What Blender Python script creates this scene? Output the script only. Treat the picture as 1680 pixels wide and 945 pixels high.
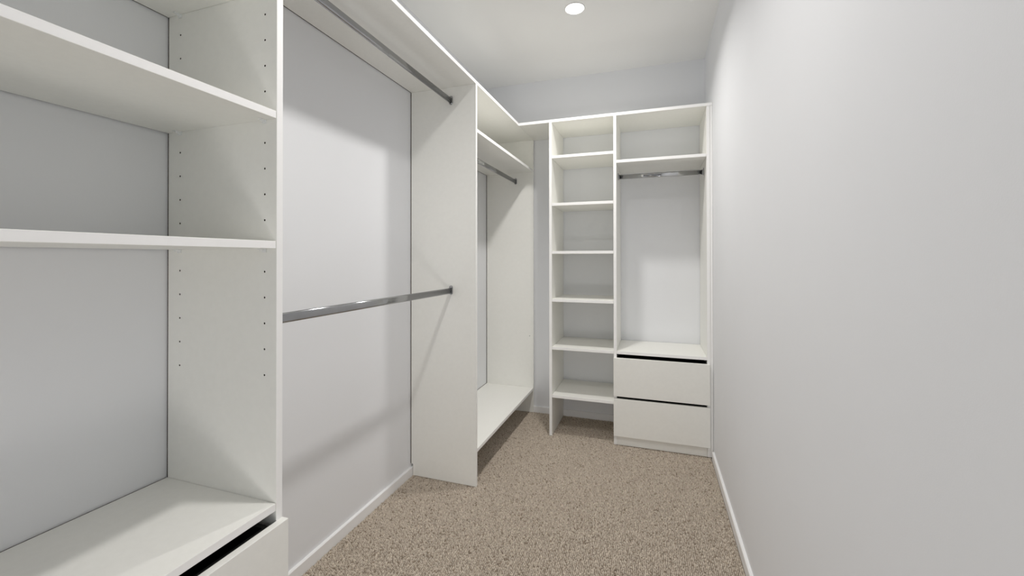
import bpy, bmesh, math, random
from mathutils import Matrix, Vector

for o in list(bpy.data.objects):
    bpy.data.objects.remove(o, do_unlink=True)
SC = bpy.context.scene
COL = SC.collection

# ------------------------------------------------------------------ camera
YAW, PITCH, ROLL = math.radians(18.5754), math.radians(0.2858), math.radians(-0.052)
F_PX, CY_PX = 686.86, 419.98
fw = Vector((-math.sin(YAW) * math.cos(PITCH), math.cos(YAW) * math.cos(PITCH), math.sin(PITCH)))
rt = Vector((math.cos(YAW), math.sin(YAW), 0))
up = rt.cross(fw)
rt2 = rt * math.cos(ROLL) + up * math.sin(ROLL)
up2 = up * math.cos(ROLL) - rt * math.sin(ROLL)
cam = bpy.data.cameras.new('camera')
cam.sensor_fit = 'HORIZONTAL'
cam.sensor_width = 36
cam.lens = F_PX * 36 / 1680
cam.shift_y = (CY_PX - 472.5) / 1680
cam.clip_start = 0.02
camo = bpy.data.objects.new('camera', cam)
COL.objects.link(camo)
m = Matrix((rt2, up2, -fw)).transposed().to_4x4()
m.translation = Vector((1.2698, 0, 1.2))
camo.matrix_world = m
SC.camera = camo

# ------------------------------------------------------------------ light
LAMP_POWER = (9.6, 8.2)      # the two recessed downlights, watts (far, near)
LAMP_SPREAD = 146.0
LAMP_GLOW = 9.0
DOOR_FILL_POWER = 6.0              # added fill light, unseen, shining in through the doorway behind the camera
LOW_POWER = 7.2                # light thrown up from the sunlit floor of the room outside
WORLD = (0.93, 0.97, 1.0)
WORLD_STRENGTH = 0.1
SC.view_settings.view_transform = 'Standard'
SC.view_settings.look = 'None'
SC.view_settings.gamma = 1
SC.view_settings.use_curve_mapping = False
SC.view_settings.exposure = 0.14
SC.cycles.use_denoising = True
SC.cycles.max_bounces = 16
SC.cycles.diffuse_bounces = 12
SC.cycles.glossy_bounces = 6
SC.cycles.caustics_reflective = False
SC.cycles.caustics_refractive = False
w = bpy.data.worlds.new('world')
w.use_nodes = True
w.node_tree.nodes['Background'].inputs[0].default_value = (*WORLD, 1)
w.node_tree.nodes['Background'].inputs[1].default_value = WORLD_STRENGTH
SC.world = w
al = bpy.data.lights.new('doorway_fill', 'AREA')
al.shape = 'RECTANGLE'
al.size, al.size_y = 0.95, 2.0
al.energy = DOOR_FILL_POWER
al.color = (0.86, 0.94, 1.0)
alo = bpy.data.objects.new('doorway_fill', al)
COL.objects.link(alo)
alo.location = (1.15, -1.55, 1.05)
alo.rotation_euler = (math.radians(90), 0, 0)
bl = bpy.data.lights.new('sunlit_floor_outside', 'AREA')
bl.shape = 'RECTANGLE'
bl.size, bl.size_y = 0.40, 0.26
bl.energy = LOW_POWER
bl.color = (1.0, 0.975, 0.95)
blo = bpy.data.objects.new('sunlit_floor_outside', bl)
COL.objects.link(blo)
blo.location = (1.28, -1.05, 0.10)
blo.rotation_euler = (math.radians(122), 0, 0)

# ------------------------------------------------------------------ sizes (metres)
T = 0.0185                     # board thickness
D = 0.393                      # depth of the wardrobes
W, YB, YF, H = 1.612, 3.153, -0.85, 2.575
ZT = 2.134                     # top of the wardrobes
SK, SKH = 0.012, 0.0505        # skirting
GAP = 0.005                    # scribe gap between boards and wall
y_B, y_C = 0.7914, 2.0160      # near faces of the left side panels
y_D = 3.1290
y_A = -0.13
yR = YB - 0.3946               # front of the back run
x_E, x_F, x_G = 0.6073, 1.0309, 1.5782
ZU = ZT - T - 0.0004           # top of side panels

# ------------------------------------------------------------------ materials
def new_mat(name):
    mt = bpy.data.materials.new(name)
    mt.use_nodes = True
    return mt, mt.node_tree, mt.node_tree.nodes['Principled BSDF']

def noise_mat(name, col, rough, spec=0.5, var=0.03, scale=40, bump=0.0, bscale=300, metal=0.0, aniso=None):
    mt, nt, p = new_mat(name)
    tc = nt.nodes.new('ShaderNodeTexCoord')
    n = nt.nodes.new('ShaderNodeTexNoise')
    n.inputs['Scale'].default_value = scale
    n.inputs['Detail'].default_value = 4
    src = tc.outputs['Object']
    if aniso:
        mp = nt.nodes.new('ShaderNodeMapping')
        mp.inputs['Scale'].default_value = aniso
        nt.links.new(src, mp.inputs['Vector'])
        src = mp.outputs['Vector']
    nt.links.new(src, n.inputs['Vector'])
    r = nt.nodes.new('ShaderNodeValToRGB')
    r.color_ramp.elements[0].position = 0.3
    r.color_ramp.elements[1].position = 0.7
    r.color_ramp.elements[0].color = (*[c * (1 - var) for c in col], 1)
    r.color_ramp.elements[1].color = (*[min(1, c * (1 + var)) for c in col], 1)
    nt.links.new(n.outputs['Fac'], r.inputs['Fac'])
    nt.links.new(r.outputs['Color'], p.inputs['Base Color'])
    p.inputs['Roughness'].default_value = rough
    p.inputs['Metallic'].default_value = metal
    p.inputs['Specular IOR Level'].default_value = spec
    if bump:
        n2 = nt.nodes.new('ShaderNodeTexNoise')
        n2.inputs['Scale'].default_value = bscale
        n2.inputs['Detail'].default_value = 2
        nt.links.new(src, n2.inputs['Vector'])
        b = nt.nodes.new('ShaderNodeBump')
        b.inputs['Strength'].default_value = bump
        b.inputs['Distance'].default_value = 0.0006
        nt.links.new(n2.outputs['Fac'], b.inputs['Height'])
        nt.links.new(b.outputs['Normal'], p.inputs['Normal'])
    return mt

M_WALL = noise_mat('wall_paint', (0.785, 0.795, 0.82), 0.75, 0.25, 0.006, 3, 0.12, 420)
M_CEIL = noise_mat('ceiling_paint', (0.84, 0.84, 0.835), 0.9, 0.2, 0.006, 3, 0.08, 350)
M_SKIRT = noise_mat('skirting_enamel', (0.87, 0.87, 0.875), 0.4, 0.5, 0.01, 12)
M_LAM = noise_mat('white_laminate', (0.845, 0.842, 0.808), 0.42, 0.45, 0.012, 60, 0.10, 700)
M_EDGE = noise_mat('edge_banding_highlight', (0.92, 0.915, 0.91), 0.35, 0.5, 0.006, 60)
M_PIN = noise_mat('clear_white_plastic', (0.82, 0.83, 0.83), 0.25, 0.5, 0.01, 80)
M_CHROME = noise_mat('satin_chrome', (0.40, 0.405, 0.415), 0.17, 0.5, 0.03, 30, 0, 300, 1.0)
M_BRIGHT = noise_mat('polished_chrome', (0.46, 0.465, 0.475), 0.06, 0.5, 0.02, 30, 0, 300, 1.0)
M_SCREW = noise_mat('zinc_screw', (0.45, 0.45, 0.44), 0.35, 0.5, 0.08, 400, 0, 300, 1.0)
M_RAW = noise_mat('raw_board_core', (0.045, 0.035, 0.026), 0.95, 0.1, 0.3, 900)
M_GAP_SHADE = noise_mat('gap_shade_brown', (0.075, 0.06, 0.048), 0.95, 0.1, 0.25, 200)  # dark brown that paints the shade seam behind the left boards
M_BOX = noise_mat('black_drawer_box', (0.012, 0.011, 0.011), 0.6, 0.3, 0.2, 50)
M_BEZEL = noise_mat('white_lamp_trim', (0.82, 0.82, 0.81), 0.45, 0.5, 0.01, 60)

mt, nt, p = new_mat('glowing_diffuser')
p.inputs['Base Color'].default_value = (0.9, 0.9, 0.88, 1)
p.inputs['Emission Color'].default_value = (1.0, 0.955, 0.89, 1)
p.inputs['Emission Strength'].default_value = LAMP_GLOW
M_LAMP = mt

# carpet backing and pile
M_BACK = noise_mat('carpet_backing', (0.28, 0.24, 0.20), 1.0, 0.05, 0.2, 300)
mt, nt, p = new_mat('wool_loop_pile')
oi = nt.nodes.new('ShaderNodeObjectInfo')
r = nt.nodes.new('ShaderNodeValToRGB')
e = r.color_ramp.elements
e[0].position = 0.0
e[0].color = (0.293, 0.238, 0.183, 1)
e[1].position = 1.0
e[1].color = (0.722, 0.641, 0.538, 1)
for pos, c in ((0.05, (0.384, 0.318, 0.250)), (0.13, (0.519, 0.448, 0.372)), (0.6, (0.575, 0.505, 0.427)), (0.9, (0.643, 0.573, 0.488))):
    k = e.new(pos)
    k.color = (*c, 1)
nt.links.new(oi.outputs['Random'], r.inputs['Fac'])
nt.links.new(r.outputs['Color'], p.inputs['Base Color'])
p.inputs['Roughness'].default_value = 1.0
p.inputs['Specular IOR Level'].default_value = 0.05
M_PILE = mt

# ------------------------------------------------------------------ helpers
def tag(o, label, cat, group=None):
    o['label'] = label
    o['category'] = cat
    if group:
        o['group'] = group
    return o

def thing(name, label, cat, loc, group=None):
    o = bpy.data.objects.new(name, None)
    o.empty_display_size = 0.05
    COL.objects.link(o)
    o.location = loc
    return tag(o, label, cat, group)

def root_loc(par):
    v = Vector((0, 0, 0))
    while par is not None:
        v += par.location
        par = par.parent
    return v

def link_mesh(name, bm, mat, parent=None, smooth=False, kind=None):
    """bm in world coordinates; the object's origin goes to the middle of its box"""
    lo = Vector((min(v.co.x for v in bm.verts), min(v.co.y for v in bm.verts), min(v.co.z for v in bm.verts)))
    hi = Vector((max(v.co.x for v in bm.verts), max(v.co.y for v in bm.verts), max(v.co.z for v in bm.verts)))
    c = (lo + hi) / 2
    c.z = lo.z
    bmesh.ops.translate(bm, verts=bm.verts, vec=-c)
    bmesh.ops.recalc_face_normals(bm, faces=bm.faces)
    me = bpy.data.meshes.new(name)
    bm.to_mesh(me)
    bm.free()
    me.materials.append(mat)
    if smooth:
        for f in me.polygons:
            f.use_smooth = True
    o = bpy.data.objects.new(name, me)
    COL.objects.link(o)
    if parent is not None:
        o.parent = parent
        o.location = c - root_loc(parent)
    else:
        o.location = c
    if kind:
        o['kind'] = kind
    return o

def add_box(bm, x0, x1, y0, y1, z0, z1):
    vs = [bm.verts.new((x, y, z)) for x in (x0, x1) for y in (y0, y1) for z in (z0, z1)]
    for f in ((0, 1, 3, 2), (4, 6, 7, 5), (0, 4, 5, 1), (2, 3, 7, 6), (0, 2, 6, 4), (1, 5, 7, 3)):
        bm.faces.new([vs[i] for i in f])

def bevel(bm, w=0.0007, seg=1):
    bmesh.ops.bevel(bm, geom=list(bm.edges), offset=w, segments=seg, affect='EDGES', profile=0.5)

def board(name, parent, x0, x1, y0, y1, z0, z1, mat=None, bw=0.0007, kind=None):
    bm = bmesh.new()
    add_box(bm, x0, x1, y0, y1, z0, z1)
    if bw:
        bmesh.ops.recalc_face_normals(bm, faces=bm.faces)
        bevel(bm, bw)
    return link_mesh(name, bm, mat or M_LAM, parent, kind=kind)

def prism(bm, pts, axis, a, b):
    """pts: 2D outline; axis 'y': (x, z) pushed along y; 'x': (y, z) along x; 'z': (x, y) along z"""
    def co(p, t):
        return {'y': (p[0], t, p[1]), 'x': (t, p[0], p[1]), 'z': (p[0], p[1], t)}[axis]
    A = [bm.verts.new(co(q, a)) for q in pts]
    B = [bm.verts.new(co(q, b)) for q in pts]
    bm.faces.new(A)
    bm.faces.new(B[::-1])
    n = len(pts)
    for i in range(n):
        bm.faces.new((A[i], A[(i + 1) % n], B[(i + 1) % n], B[i]))

NOT_D, NOT_H = SK + 0.004, 0.068   # scribe cut-out around the skirting

def side_left(name, parent, y0, y1, zbot=0.006):
    """side panel of the left run, standing on the floor, notched over the skirting"""
    bm = bmesh.new()
    prism(bm, [(NOT_D, zbot), (D, zbot), (D, ZU), (GAP, ZU), (GAP, NOT_H), (NOT_D, NOT_H)], 'y', y0, y1)
    bmesh.ops.recalc_face_normals(bm, faces=bm.faces)
    bevel(bm)
    o = link_mesh(name, bm, M_LAM, parent)
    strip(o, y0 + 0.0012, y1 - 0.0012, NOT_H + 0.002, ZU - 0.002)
    return o

def side_back(name, parent, x0, x1, zbot=0.006):
    bm = bmesh.new()
    prism(bm, [(YB - NOT_D, zbot), (yR, zbot), (yR, ZU), (YB - GAP, ZU), (YB - GAP, NOT_H), (YB - NOT_D, NOT_H)], 'x', x0, x1)
    bmesh.ops.recalc_face_normals(bm, faces=bm.faces)
    bevel(bm)
    return link_mesh(name, bm, M_LAM, parent)

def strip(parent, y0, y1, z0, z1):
    """dark strip painting the shade in the scribe gap between a board and the left wall"""
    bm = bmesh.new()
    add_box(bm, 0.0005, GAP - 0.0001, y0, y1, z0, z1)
    return link_mesh('gap_shade_strip', bm, M_GAP_SHADE, parent)

def cyl(bm, c, axis, r, length, seg=16):
    """solid cylinder from point c along +axis"""
    pts = [(r * math.cos(2 * math.pi * i / seg), r * math.sin(2 * math.pi * i / seg)) for i in range(seg)]
    c = Vector(c)
    ax = {'x': Vector((1, 0, 0)), 'y': Vector((0, 1, 0)), 'z': Vector((0, 0, 1))}[axis]
    u = {'x': Vector((0, 1, 0)), 'y': Vector((0, 0, 1)), 'z': Vector((1, 0, 0))}[axis]
    v = ax.cross(u)
    A = [bm.verts.new(c + u * a + v * b) for a, b in pts]
    B = [bm.verts.new(c + ax * length + u * a + v * b) for a, b in pts]
    bm.faces.new(A[::-1])
    bm.faces.new(B)
    for i in range(seg):
        j = (i + 1) % seg
        bm.faces.new((A[i], A[j], B[j], B[i]))

# ------------------------------------------------------------------ the setting
bm = bmesh.new()
add_box(bm, -0.1, W + 0.1, YF - 1.0, YB + 0.1, -0.08, 0.0)
floor = link_mesh('floor', bm, M_BACK, kind='structure')
bm = bmesh.new()
add_box(bm, -0.1, W + 0.1, YF - 0.1, YB + 0.1, H, H + 0.08)
ceiling = link_mesh('ceiling', bm, M_CEIL, kind='structure')
bm = bmesh.new()
add_box(bm, -0.1, 0, YF, YB + 0.1, 0, H)
link_mesh('wall_left', bm, M_WALL, kind='structure')
bm = bmesh.new()
add_box(bm, W, W + 0.1, YF, YB + 0.1, 0, H)
link_mesh('wall_right', bm, M_WALL, kind='structure')
bm = bmesh.new()
add_box(bm, 0, W, YB, YB + 0.1, 0, H)
link_mesh('wall_back', bm, M_WALL, kind='structure')
bm = bmesh.new()                                    # wall behind the camera with the open doorway
prism(bm, [(-0.1, 0), (0.74, 0), (0.74, 2.05), (1.57, 2.05), (1.57, 0), (W + 0.1, 0), (W + 0.1, H), (-0.1, H)], 'y', YF - 0.1, YF)
link_mesh('wall_front', bm, M_WALL, kind='structure')

def skirting(name, axis, a, b, face, sign):
    """top edge eased; the profile stands against the wall plane 'face'"""
    prof = [(0, 0), (SK, 0), (SK, SKH - 0.003), (SK - 0.003, SKH), (0, SKH)]
    bm = bmesh.new()
    prism(bm, [(face + sign * q[0], q[1]) for q in prof], axis, a, b)
    return link_mesh(name, bm, M_SKIRT, kind='structure')
skirting('baseboard_left', 'y', YF, YB, 0.0, 1)
skirting('baseboard_right', 'y', YF, yR - 0.022, W, -1)
skirting('baseboard_back', 'x', SK, W, YB, -1)

# looped wool carpet: one tuft instance per stitch
rng = random.Random(4)
PX, PY = 0.0072, 0.0069
nx, ny = int((W - 2 * SK) / PX), int((YB - SK - YF) / PY)
pts = []
for i in range(nx):
    for j in range(ny):
        x = SK + (i + 0.6) * PX + rng.uniform(-0.0016, 0.0016)
        y = YF + (j + 0.5 + 0.5 * (i % 2)) * PY + rng.uniform(-0.0022, 0.0022)
        pts.append((x, y, 0.0))
me = bpy.data.meshes.new('carpet_pile')
me.from_pydata(pts, [], [])
me.materials.append(M_PILE)
pile = bpy.data.objects.new('carpet_pile', me)
COL.objects.link(pile)
pile.parent = floor
pile.location = -floor.location
pile['kind'] = 'stuff'
ng = bpy.data.node_groups.new('loop_pile', 'GeometryNodeTree')
ng.interface.new_socket('Geometry', in_out='INPUT', socket_type='NodeSocketGeometry')
ng.interface.new_socket('Geometry', in_out='OUTPUT', socket_type='NodeSocketGeometry')
N = ng.nodes.new
gi, go = N('NodeGroupInput'), N('NodeGroupOutput')
iso = N('GeometryNodeMeshIcoSphere')
iso.inputs['Radius'].default_value = 1.0
iso.inputs['Subdivisions'].default_value = 2
tr = N('GeometryNodeTransform')
tr.inputs['Scale'].default_value = (0.0034, 0.0040, 0.0054)
tr.inputs['Translation'].default_value = (0, 0, 0.0010)
sm = N('GeometryNodeSetMaterial')
sm.inputs['Material'].default_value = M_PILE
iop = N('GeometryNodeInstanceOnPoints')
rv = N('FunctionNodeRandomValue')
rv.data_type = 'FLOAT_VECTOR'
rv.inputs[0].default_value = (-0.25, -0.25, -0.5)
rv.inputs[1].default_value = (0.25, 0.25, 0.5)
rs = N('FunctionNodeRandomValue')
rs.data_type = 'FLOAT'
rs.inputs[2].default_value = 0.74
rs.inputs[3].default_value = 1.16
L = ng.links.new
L(iso.outputs['Mesh'], tr.inputs['Geometry'])
L(tr.outputs['Geometry'], sm.inputs['Geometry'])
L(sm.outputs['Geometry'], iop.inputs['Instance'])
L(gi.outputs['Geometry'], iop.inputs['Points'])
L(rv.outputs[0], iop.inputs['Rotation'])
L(rs.outputs[1], iop.inputs['Scale'])
L(iop.outputs['Instances'], go.inputs['Geometry'])
pile.modifiers.new('loop_pile', 'NODES').node_group = ng

# ------------------------------------------------------------------ top boards
o = board('wardrobe_top_board', None, GAP, D, y_A, YB - 0.003, ZT - T, ZT)
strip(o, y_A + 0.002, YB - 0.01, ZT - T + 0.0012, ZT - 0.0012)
tag(o, 'long white top board over the left run, above both hanging rails', 'board')
o = board('wardrobe_top_board', None, D + 0.0006, W - 0.0008, yR, YB - 0.003, ZT - T, ZT)
tag(o, 'white top board along the back wall, above the narrow shelf tower', 'board')

# ------------------------------------------------------------------ open shelving unit with drawers (left)
def make_drawer(unit, axis, f0, a, b, z0, z1, back):
    """axis 'y': front panel faces +x at x = f0..f0+T, running a..b along y; axis 'x': faces -y"""
    if axis == 'y':
        dr = board('drawer', unit, f0, f0 + T + 0.001, a, b, z0, z1, bw=0.0009)
        ia, ib = a + T + 0.014, b - T - 0.016
        x0, x1 = back, f0 - 0.0005
        q = lambda u0, u1, v0, v1, w0, w1: (u0, u1, v0, v1, w0, w1)
        ext = (x0, x1, ia, ib)
    else:
        dr = board('drawer', unit, a, b, f0 - T - 0.001, f0, z0, z1, bw=0.0009)
        ext = (a + T + 0.008, b - T - 0.002, f0 + 0.0005, back)
    x0, x1, y0, y1 = ext
    zb, zt = z0 + 0.02, z1 - 0.004
    s = 0.012
    bm = bmesh.new()
    add_box(bm, x0, x1, y0, y1, zb, zb + s)
    add_box(bm, x0, x0 + s, y0, y1, zb + s, zt)
    add_box(bm, x1 - s, x1, y0, y1, zb + s, zt)
    add_box(bm, x0 + s, x1 - s, y0, y0 + s, zb + s, zt)
    add_box(bm, x0 + s, x1 - s, y1 - s, y1, zb + s, zt)
    bx = link_mesh('drawer_box', bm, M_BOX, dr)
    bx['label'] = 'black box behind the white drawer front'
    return dr

u = thing('open_shelving_unit', 'wide white open shelf unit with rows of peg holes, large in the left foreground', 'shelving unit', (0.2, 0.33, 0))
side_left('side_panel', u, y_A, y_A + T)
pB = side_left('side_panel', u, y_B, y_B + T)
zl = (0.5996, 1.2425, 1.5629, 1.8826)
bay0, bay1 = y_A + T + 0.0006, y_B - 0.0006
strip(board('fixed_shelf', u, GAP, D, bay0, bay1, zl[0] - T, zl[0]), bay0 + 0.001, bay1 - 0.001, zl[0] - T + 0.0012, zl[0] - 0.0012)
board('plinth', u, D - 0.05, D - 0.05 + T, bay0, bay1, 0.006, 0.062)
x_hf, x_hb, z_h0, dz_h = 0.3546, 0.0515, 1.8086, 0.0642

def make_pin(par, x, y, z, s):
    """moulded shelf support: stub in the peg hole, thin saddle plate under the shelf"""
    bm = bmesh.new()
    if s > 0:                                        # support on the panel at +y side of the bay
        cyl(bm, (x, y - 0.004, z - 0.0045), 'y', 0.0024, 0.0035, 12)
        add_box(bm, x - 0.0065, x + 0.0065, y - 0.0030, y - 0.0004, z - 0.0095, z - 0.0003)
        add_box(bm, x - 0.0045, x + 0.0045, y - 0.0165, y - 0.0028, z - 0.0026, z - 0.0003)
        add_box(bm, x - 0.0012, x + 0.0012, y - 0.013, y - 0.0028, z - 0.0062, z - 0.0024)
    else:
        cyl(bm, (x, y, z - 0.0045), 'y', 0.0024, 0.0035, 12)
        add_box(bm, x - 0.0065, x + 0.0065, y + 0.0004, y + 0.0030, z - 0.0095, z - 0.0003)
        add_box(bm, x - 0.0045, x + 0.0045, y + 0.0028, y + 0.0165, z - 0.0026, z - 0.0003)
        add_box(bm, x - 0.0012, x + 0.0012, y + 0.0028, y + 0.013, z - 0.0062, z - 0.0024)
    return link_mesh('shelf_pin', bm, M_PIN, par)

for z in zl[1:]:
    sh = board('shelf', u, GAP, D - 0.0008, bay0, bay1, z - T, z)
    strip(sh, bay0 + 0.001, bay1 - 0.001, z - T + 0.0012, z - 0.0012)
    for x in (x_hb, x_hf):
        make_pin(sh, x, y_B, z - T, 1)
        make_pin(sh, x, y_A + T, z - T, -1)

# drilled peg holes: cut into the panel, each lined with the raw board
cut = bmesh.new()
first = None
holes = []
for x in (x_hb, x_hf):
    for i in range(-3, 15):
        z = z_h0 - dz_h * i
        if any(abs(z - (s - T - 0.0045)) < 0.018 for s in zl[1:]):
            continue
        if z > ZU - 0.1:
            continue
        holes.append((x, z))
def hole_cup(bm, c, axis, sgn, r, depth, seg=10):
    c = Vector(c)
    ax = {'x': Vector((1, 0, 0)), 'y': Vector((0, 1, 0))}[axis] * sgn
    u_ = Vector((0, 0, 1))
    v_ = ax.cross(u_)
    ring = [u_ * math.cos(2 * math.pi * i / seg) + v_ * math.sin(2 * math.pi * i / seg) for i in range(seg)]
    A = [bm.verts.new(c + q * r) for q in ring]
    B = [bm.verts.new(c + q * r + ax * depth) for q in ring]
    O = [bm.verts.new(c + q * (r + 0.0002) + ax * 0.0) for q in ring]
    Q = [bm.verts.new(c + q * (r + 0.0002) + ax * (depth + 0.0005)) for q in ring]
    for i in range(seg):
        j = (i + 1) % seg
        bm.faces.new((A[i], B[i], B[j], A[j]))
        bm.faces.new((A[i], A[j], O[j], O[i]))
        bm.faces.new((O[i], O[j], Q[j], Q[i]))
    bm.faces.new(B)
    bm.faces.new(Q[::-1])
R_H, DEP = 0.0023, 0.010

def drill(panel, spots, axis, plane, sgn):
    """real holes: the panel's face is rebuilt around each one by an exact boolean, then the cups are set in"""
    bm = bmesh.new()
    for a, z in spots:
        c = (a, plane - sgn * 0.002, z) if axis == 'y' else (plane - sgn * 0.002, a, z)
        L_ = DEP + 0.002
        if sgn < 0:
            c = (a, plane + 0.002 - L_, z) if axis == 'y' else (plane + 0.002 - L_, a, z)
        cyl(bm, c, axis, R_H + 0.0003, L_ + 0.0004, 10)
    bmesh.ops.recalc_face_normals(bm, faces=bm.faces)
    tmp = bpy.data.meshes.new('cutter')
    bm.to_mesh(tmp)
    bm.free()
    co = bpy.data.objects.new('cutter', tmp)
    COL.objects.link(co)
    bpy.context.view_layer.update()
    md = panel.modifiers.new('drill', 'BOOLEAN')
    md.operation = 'DIFFERENCE'
    md.solver = 'EXACT'
    md.object = co
    bpy.context.view_layer.update()
    dg = bpy.context.evaluated_depsgraph_get()
    nm = bpy.data.meshes.new_from_object(panel.evaluated_get(dg))
    panel.modifiers.remove(md)
    old = panel.data
    panel.data = nm
    bpy.data.objects.remove(co)
    bpy.data.meshes.remove(tmp)
    proto = None
    for a, z in spots:
        c = Vector((a, plane, z)) if axis == 'y' else Vector((plane, a, z))
        if proto is None:
            b2 = bmesh.new()
            hole_cup(b2, (0, 0, 0), axis, sgn, R_H, DEP)
            pm = bpy.data.meshes.new('peg_hole')
            bmesh.ops.recalc_face_normals(b2, faces=b2.faces)
            b2.to_mesh(pm)
            b2.free()
            pm.materials.append(M_RAW)
            proto = pm
        ho = bpy.data.objects.new('peg_hole', proto)
        COL.objects.link(ho)
        ho.parent = panel
        ho.location = c - root_loc(panel)
drill(pB, holes, 'y', y_B, 1)

make_drawer(u, 'y', D, y_A, y_B + T + 0.0005, 0.3135, 0.5563, 0.05)
make_drawer(u, 'y', D, y_A, y_B + T + 0.0005, 0.0680, 0.2970, 0.05)

# ------------------------------------------------------------------ corner hanging unit
u = thing('corner_hanging_unit', 'white corner unit with two tall side panels and a low raised bench shelf', 'wardrobe unit', (0.2, 2.57, 0))
pC = side_left('side_panel', u, y_C, y_C + T)
pD = side_left('side_panel', u, y_D, y_D + T)
b0, b1 = y_C + T + 0.0006, y_D - 0.0006
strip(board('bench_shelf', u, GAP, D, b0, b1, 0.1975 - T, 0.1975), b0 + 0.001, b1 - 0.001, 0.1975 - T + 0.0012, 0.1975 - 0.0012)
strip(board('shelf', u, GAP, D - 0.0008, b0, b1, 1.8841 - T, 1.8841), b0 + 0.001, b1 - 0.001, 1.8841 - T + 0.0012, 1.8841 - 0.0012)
bm = bmesh.new()
cyl(bm, (0.3626, y_D - 0.0012, 0.596), 'y', 0.0036, 0.002, 12)
link_mesh('screw_head', bm, M_SCREW, u)

# ------------------------------------------------------------------ shelf tower
u = thing('shelf_tower', 'tall narrow white tower of six open shelves at the back wall', 'shelving unit', (0.82, 2.95, 0))
pE = side_back('side_panel', u, x_E, x_E + T)
for z in (1.8904, 1.5699, 1.2469, 0.9245, 0.6030, 0.2803):
    board('shelf', u, x_E + T + 0.0006, x_F - 0.0006, yR + 0.0008, YB - GAP, z - T, z)
drill(pE, [(YB - 0.020, 1.811)], 'x', x_E + T, -1)

# ------------------------------------------------------------------ drawer unit with hanging space
u = thing('drawer_wardrobe', 'white wardrobe with two wide drawers below and a hanging space, beside the right wall', 'wardrobe unit', (1.3, 2.95, 0))
side_back('side_panel', u, x_F, x_F + T)
side_back('side_panel', u, x_G, x_G + T)
board('filler_strip', u, x_G + T + 0.0006, W - 0.0008, yR + 0.0015, yR + 0.045, 0.006, ZU)
f0, f1 = x_F + T + 0.0006, x_G - 0.0006
board('shelf', u, f0, f1, yR + 0.0008, YB - GAP, 1.8297 - T, 1.8297)
board('drawer_top_panel', u, f0, f1, yR + 0.0004, YB - GAP, 0.6035 - T, 0.6035)
board('plinth', u, f0, f1, yR + 0.002, yR + 0.002 + T, 0.006, 0.066)
board('front_stretcher', u, f0, f1, yR + 0.03, yR + 0.03 + T, 0.27, 0.30, M_BOX)
make_drawer(u, 'x', yR - 0.0005, x_F + 0.0004, x_G + 0.0135, 0.3205, 0.5632, YB - 0.06)
make_drawer(u, 'x', yR - 0.0005, x_F + 0.0004, x_G + 0.0135, 0.0675, 0.3043, YB - 0.06)

# ------------------------------------------------------------------ hanging rails
def stadium(w, h, r, seg=6):
    pts = []
    for cx, cy, a0 in ((w / 2 - r, h / 2 - r, 0), (-w / 2 + r, h / 2 - r, 90), (-w / 2 + r, -h / 2 + r, 180), (w / 2 - r, -h / 2 + r, 270)):
        for k in range(seg + 1):
            a = math.radians(a0 + 90 * k / seg)
            pts.append((cx + r * math.cos(a), cy + r * math.sin(a)))
    return pts

def make_rail(label, axis, c, z, a, b, metal=None):
    """oval tube between panels; c is the cross position, z the height of the tube's middle"""
    loc = (c, (a + b) / 2, z) if axis == 'y' else ((a + b) / 2, c, z)
    t = thing('hanging_rail', label, 'hanging rail', loc, 'oval chrome hanging rails')
    bm = bmesh.new()
    prof = stadium(0.0150, 0.0300, 0.0073, 8)
    prism(bm, [(c + q[0], z + q[1]) for q in prof], axis, a + 0.0035, b - 0.0035)
    tube = link_mesh('rail_tube', bm, metal or M_CHROME, t)
    for f in tube.data.polygons:
        f.use_smooth = len(f.vertices) == 4
    for e0, s in ((a, 1), (b, -1)):
        bm = bmesh.new()
        d0, d1 = sorted((e0 + s * 0.0004, e0 + s * 0.0030))
        plate = stadium(0.0200, 0.0480, 0.0095)
        prism(bm, [(c + q[0], z + 0.0035 + q[1]) for q in plate], axis, d0, d1)
        # cup around the tube end
        outer, inner = stadium(0.0190, 0.0335, 0.0092), stadium(0.0157, 0.0307, 0.0076)
        d2, d3 = sorted((e0 + s * 0.0030, e0 + s * 0.0100))
        def co(q, tt):
            return (c + q[0], tt, z + q[1]) if axis == 'y' else (tt, c + q[0], z + q[1])
        rings = [[bm.verts.new(co(q, tt)) for q in pr] for pr, tt in ((outer, d2), (outer, d3), (inner, d3), (inner, d2))]
        n = len(outer)
        for r0, r1 in zip(rings, rings[1:] + rings[:1]):
            for i in range(n):
                j = (i + 1) % n
                bm.faces.new((r0[i], r0[j], r1[j], r1[i]))
        br = link_mesh('end_bracket', bm, M_CHROME, t)
        bm = bmesh.new()
        zc = z + 0.0222
        if axis == 'y':
            cyl(bm, (c, e0 + (0.0031 if s > 0 else -0.0046), zc), 'y', 0.0032, 0.0015, 12)
        else:
            cyl(bm, (e0 + (0.0031 if s > 0 else -0.0046), c, zc), 'x', 0.0032, 0.0015, 12)
        link_mesh('screw_head', bm, M_SCREW, br)
    return t

make_rail('long chrome rail hung high just under the top board at left', 'y', 0.2493, 2.0400, y_B + T, y_C)
make_rail('chrome rail at mid height, crossing the open bay below the other rails', 'y', 0.2493, 1.0262, y_B + T, y_C)
make_rail('chrome rail below the shelf inside the corner unit', 'y', 0.2493, 1.7995, y_C + T, y_D)
make_rail('short bright chrome rail under the shelf above the two drawers', 'x', 2.9000, 1.7440, x_F + T, x_G, M_BRIGHT)

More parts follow.
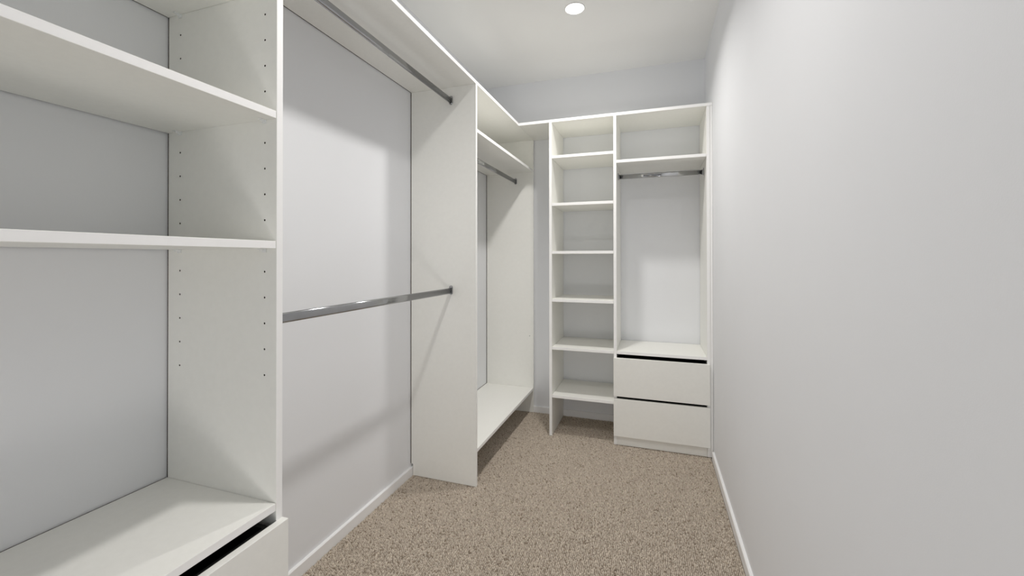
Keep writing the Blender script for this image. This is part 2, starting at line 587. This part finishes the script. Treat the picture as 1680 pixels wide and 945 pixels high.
# ------------------------------------------------------------------ downlights
def make_downlight(label, x, y, watts):
    t = thing('ceiling_downlight', label, 'downlight', (x, y, H), 'recessed ceiling downlights')
    bm = bmesh.new()
    seg = 48
    prof = [(0.0555, 0.0), (0.0555, -0.0022), (0.0535, -0.0040), (0.0515, -0.0040), (0.0500, -0.0030), (0.0500, 0.0)]
    rings = [[bm.verts.new((x + r_ * math.cos(2 * math.pi * i / seg), y + r_ * math.sin(2 * math.pi * i / seg), H - 0.0003 + dz)) for i in range(seg)] for r_, dz in prof]
    for r0, r1 in zip(rings, rings[1:] + rings[:1]):
        for i in range(seg):
            j = (i + 1) % seg
            bm.faces.new((r0[i], r0[j], r1[j], r1[i]))
    link_mesh('trim_ring', bm, M_BEZEL, t, smooth=True)
    bm = bmesh.new()
    cyl(bm, (x, y, H - 0.0032), 'z', 0.0497, 0.0014, seg)
    link_mesh('diffuser', bm, M_LAMP, t)
    li = bpy.data.lights.new('downlight_beam', 'AREA')
    li.shape = 'DISK'
    li.size = 0.096
    li.spread = math.radians(LAMP_SPREAD)
    li.energy = watts
    li.color = (1.0, 0.975, 0.94)
    lo = bpy.data.objects.new('downlight_beam', li)
    COL.objects.link(lo)
    lo.parent = t
    lo.location = (0, 0, -0.0038)
    return t

make_downlight('round white downlight glowing in the ceiling above the corner unit', 0.8665, 2.289, LAMP_POWER[0])
make_downlight('second round glowing downlight, in the ceiling nearer the doorway', 0.8665, 0.95, LAMP_POWER[1])

# ------------------------------------------------------------------ edge banding: whiter front edges, their highlight painted into the colour
for o in list(bpy.data.objects):
    if o.type != 'MESH' or o.name.split('.')[0] not in ('side_panel', 'shelf', 'fixed_shelf', 'bench_shelf', 'wardrobe_top_board', 'drawer_top_panel', 'filler_strip'):
        continue
    at = root_loc(o)
    o.data.materials.append(M_EDGE)
    for f in o.data.polygons:
        c = f.center + at
        if (f.normal.x > 0.9 and D - 0.004 < c.x < D + 0.002 and c.y < yR + 0.5) or (f.normal.y < -0.9 and yR - 0.002 < c.y < yR + 0.004 and c.x > D):
            f.material_index = len(o.data.materials) - 1
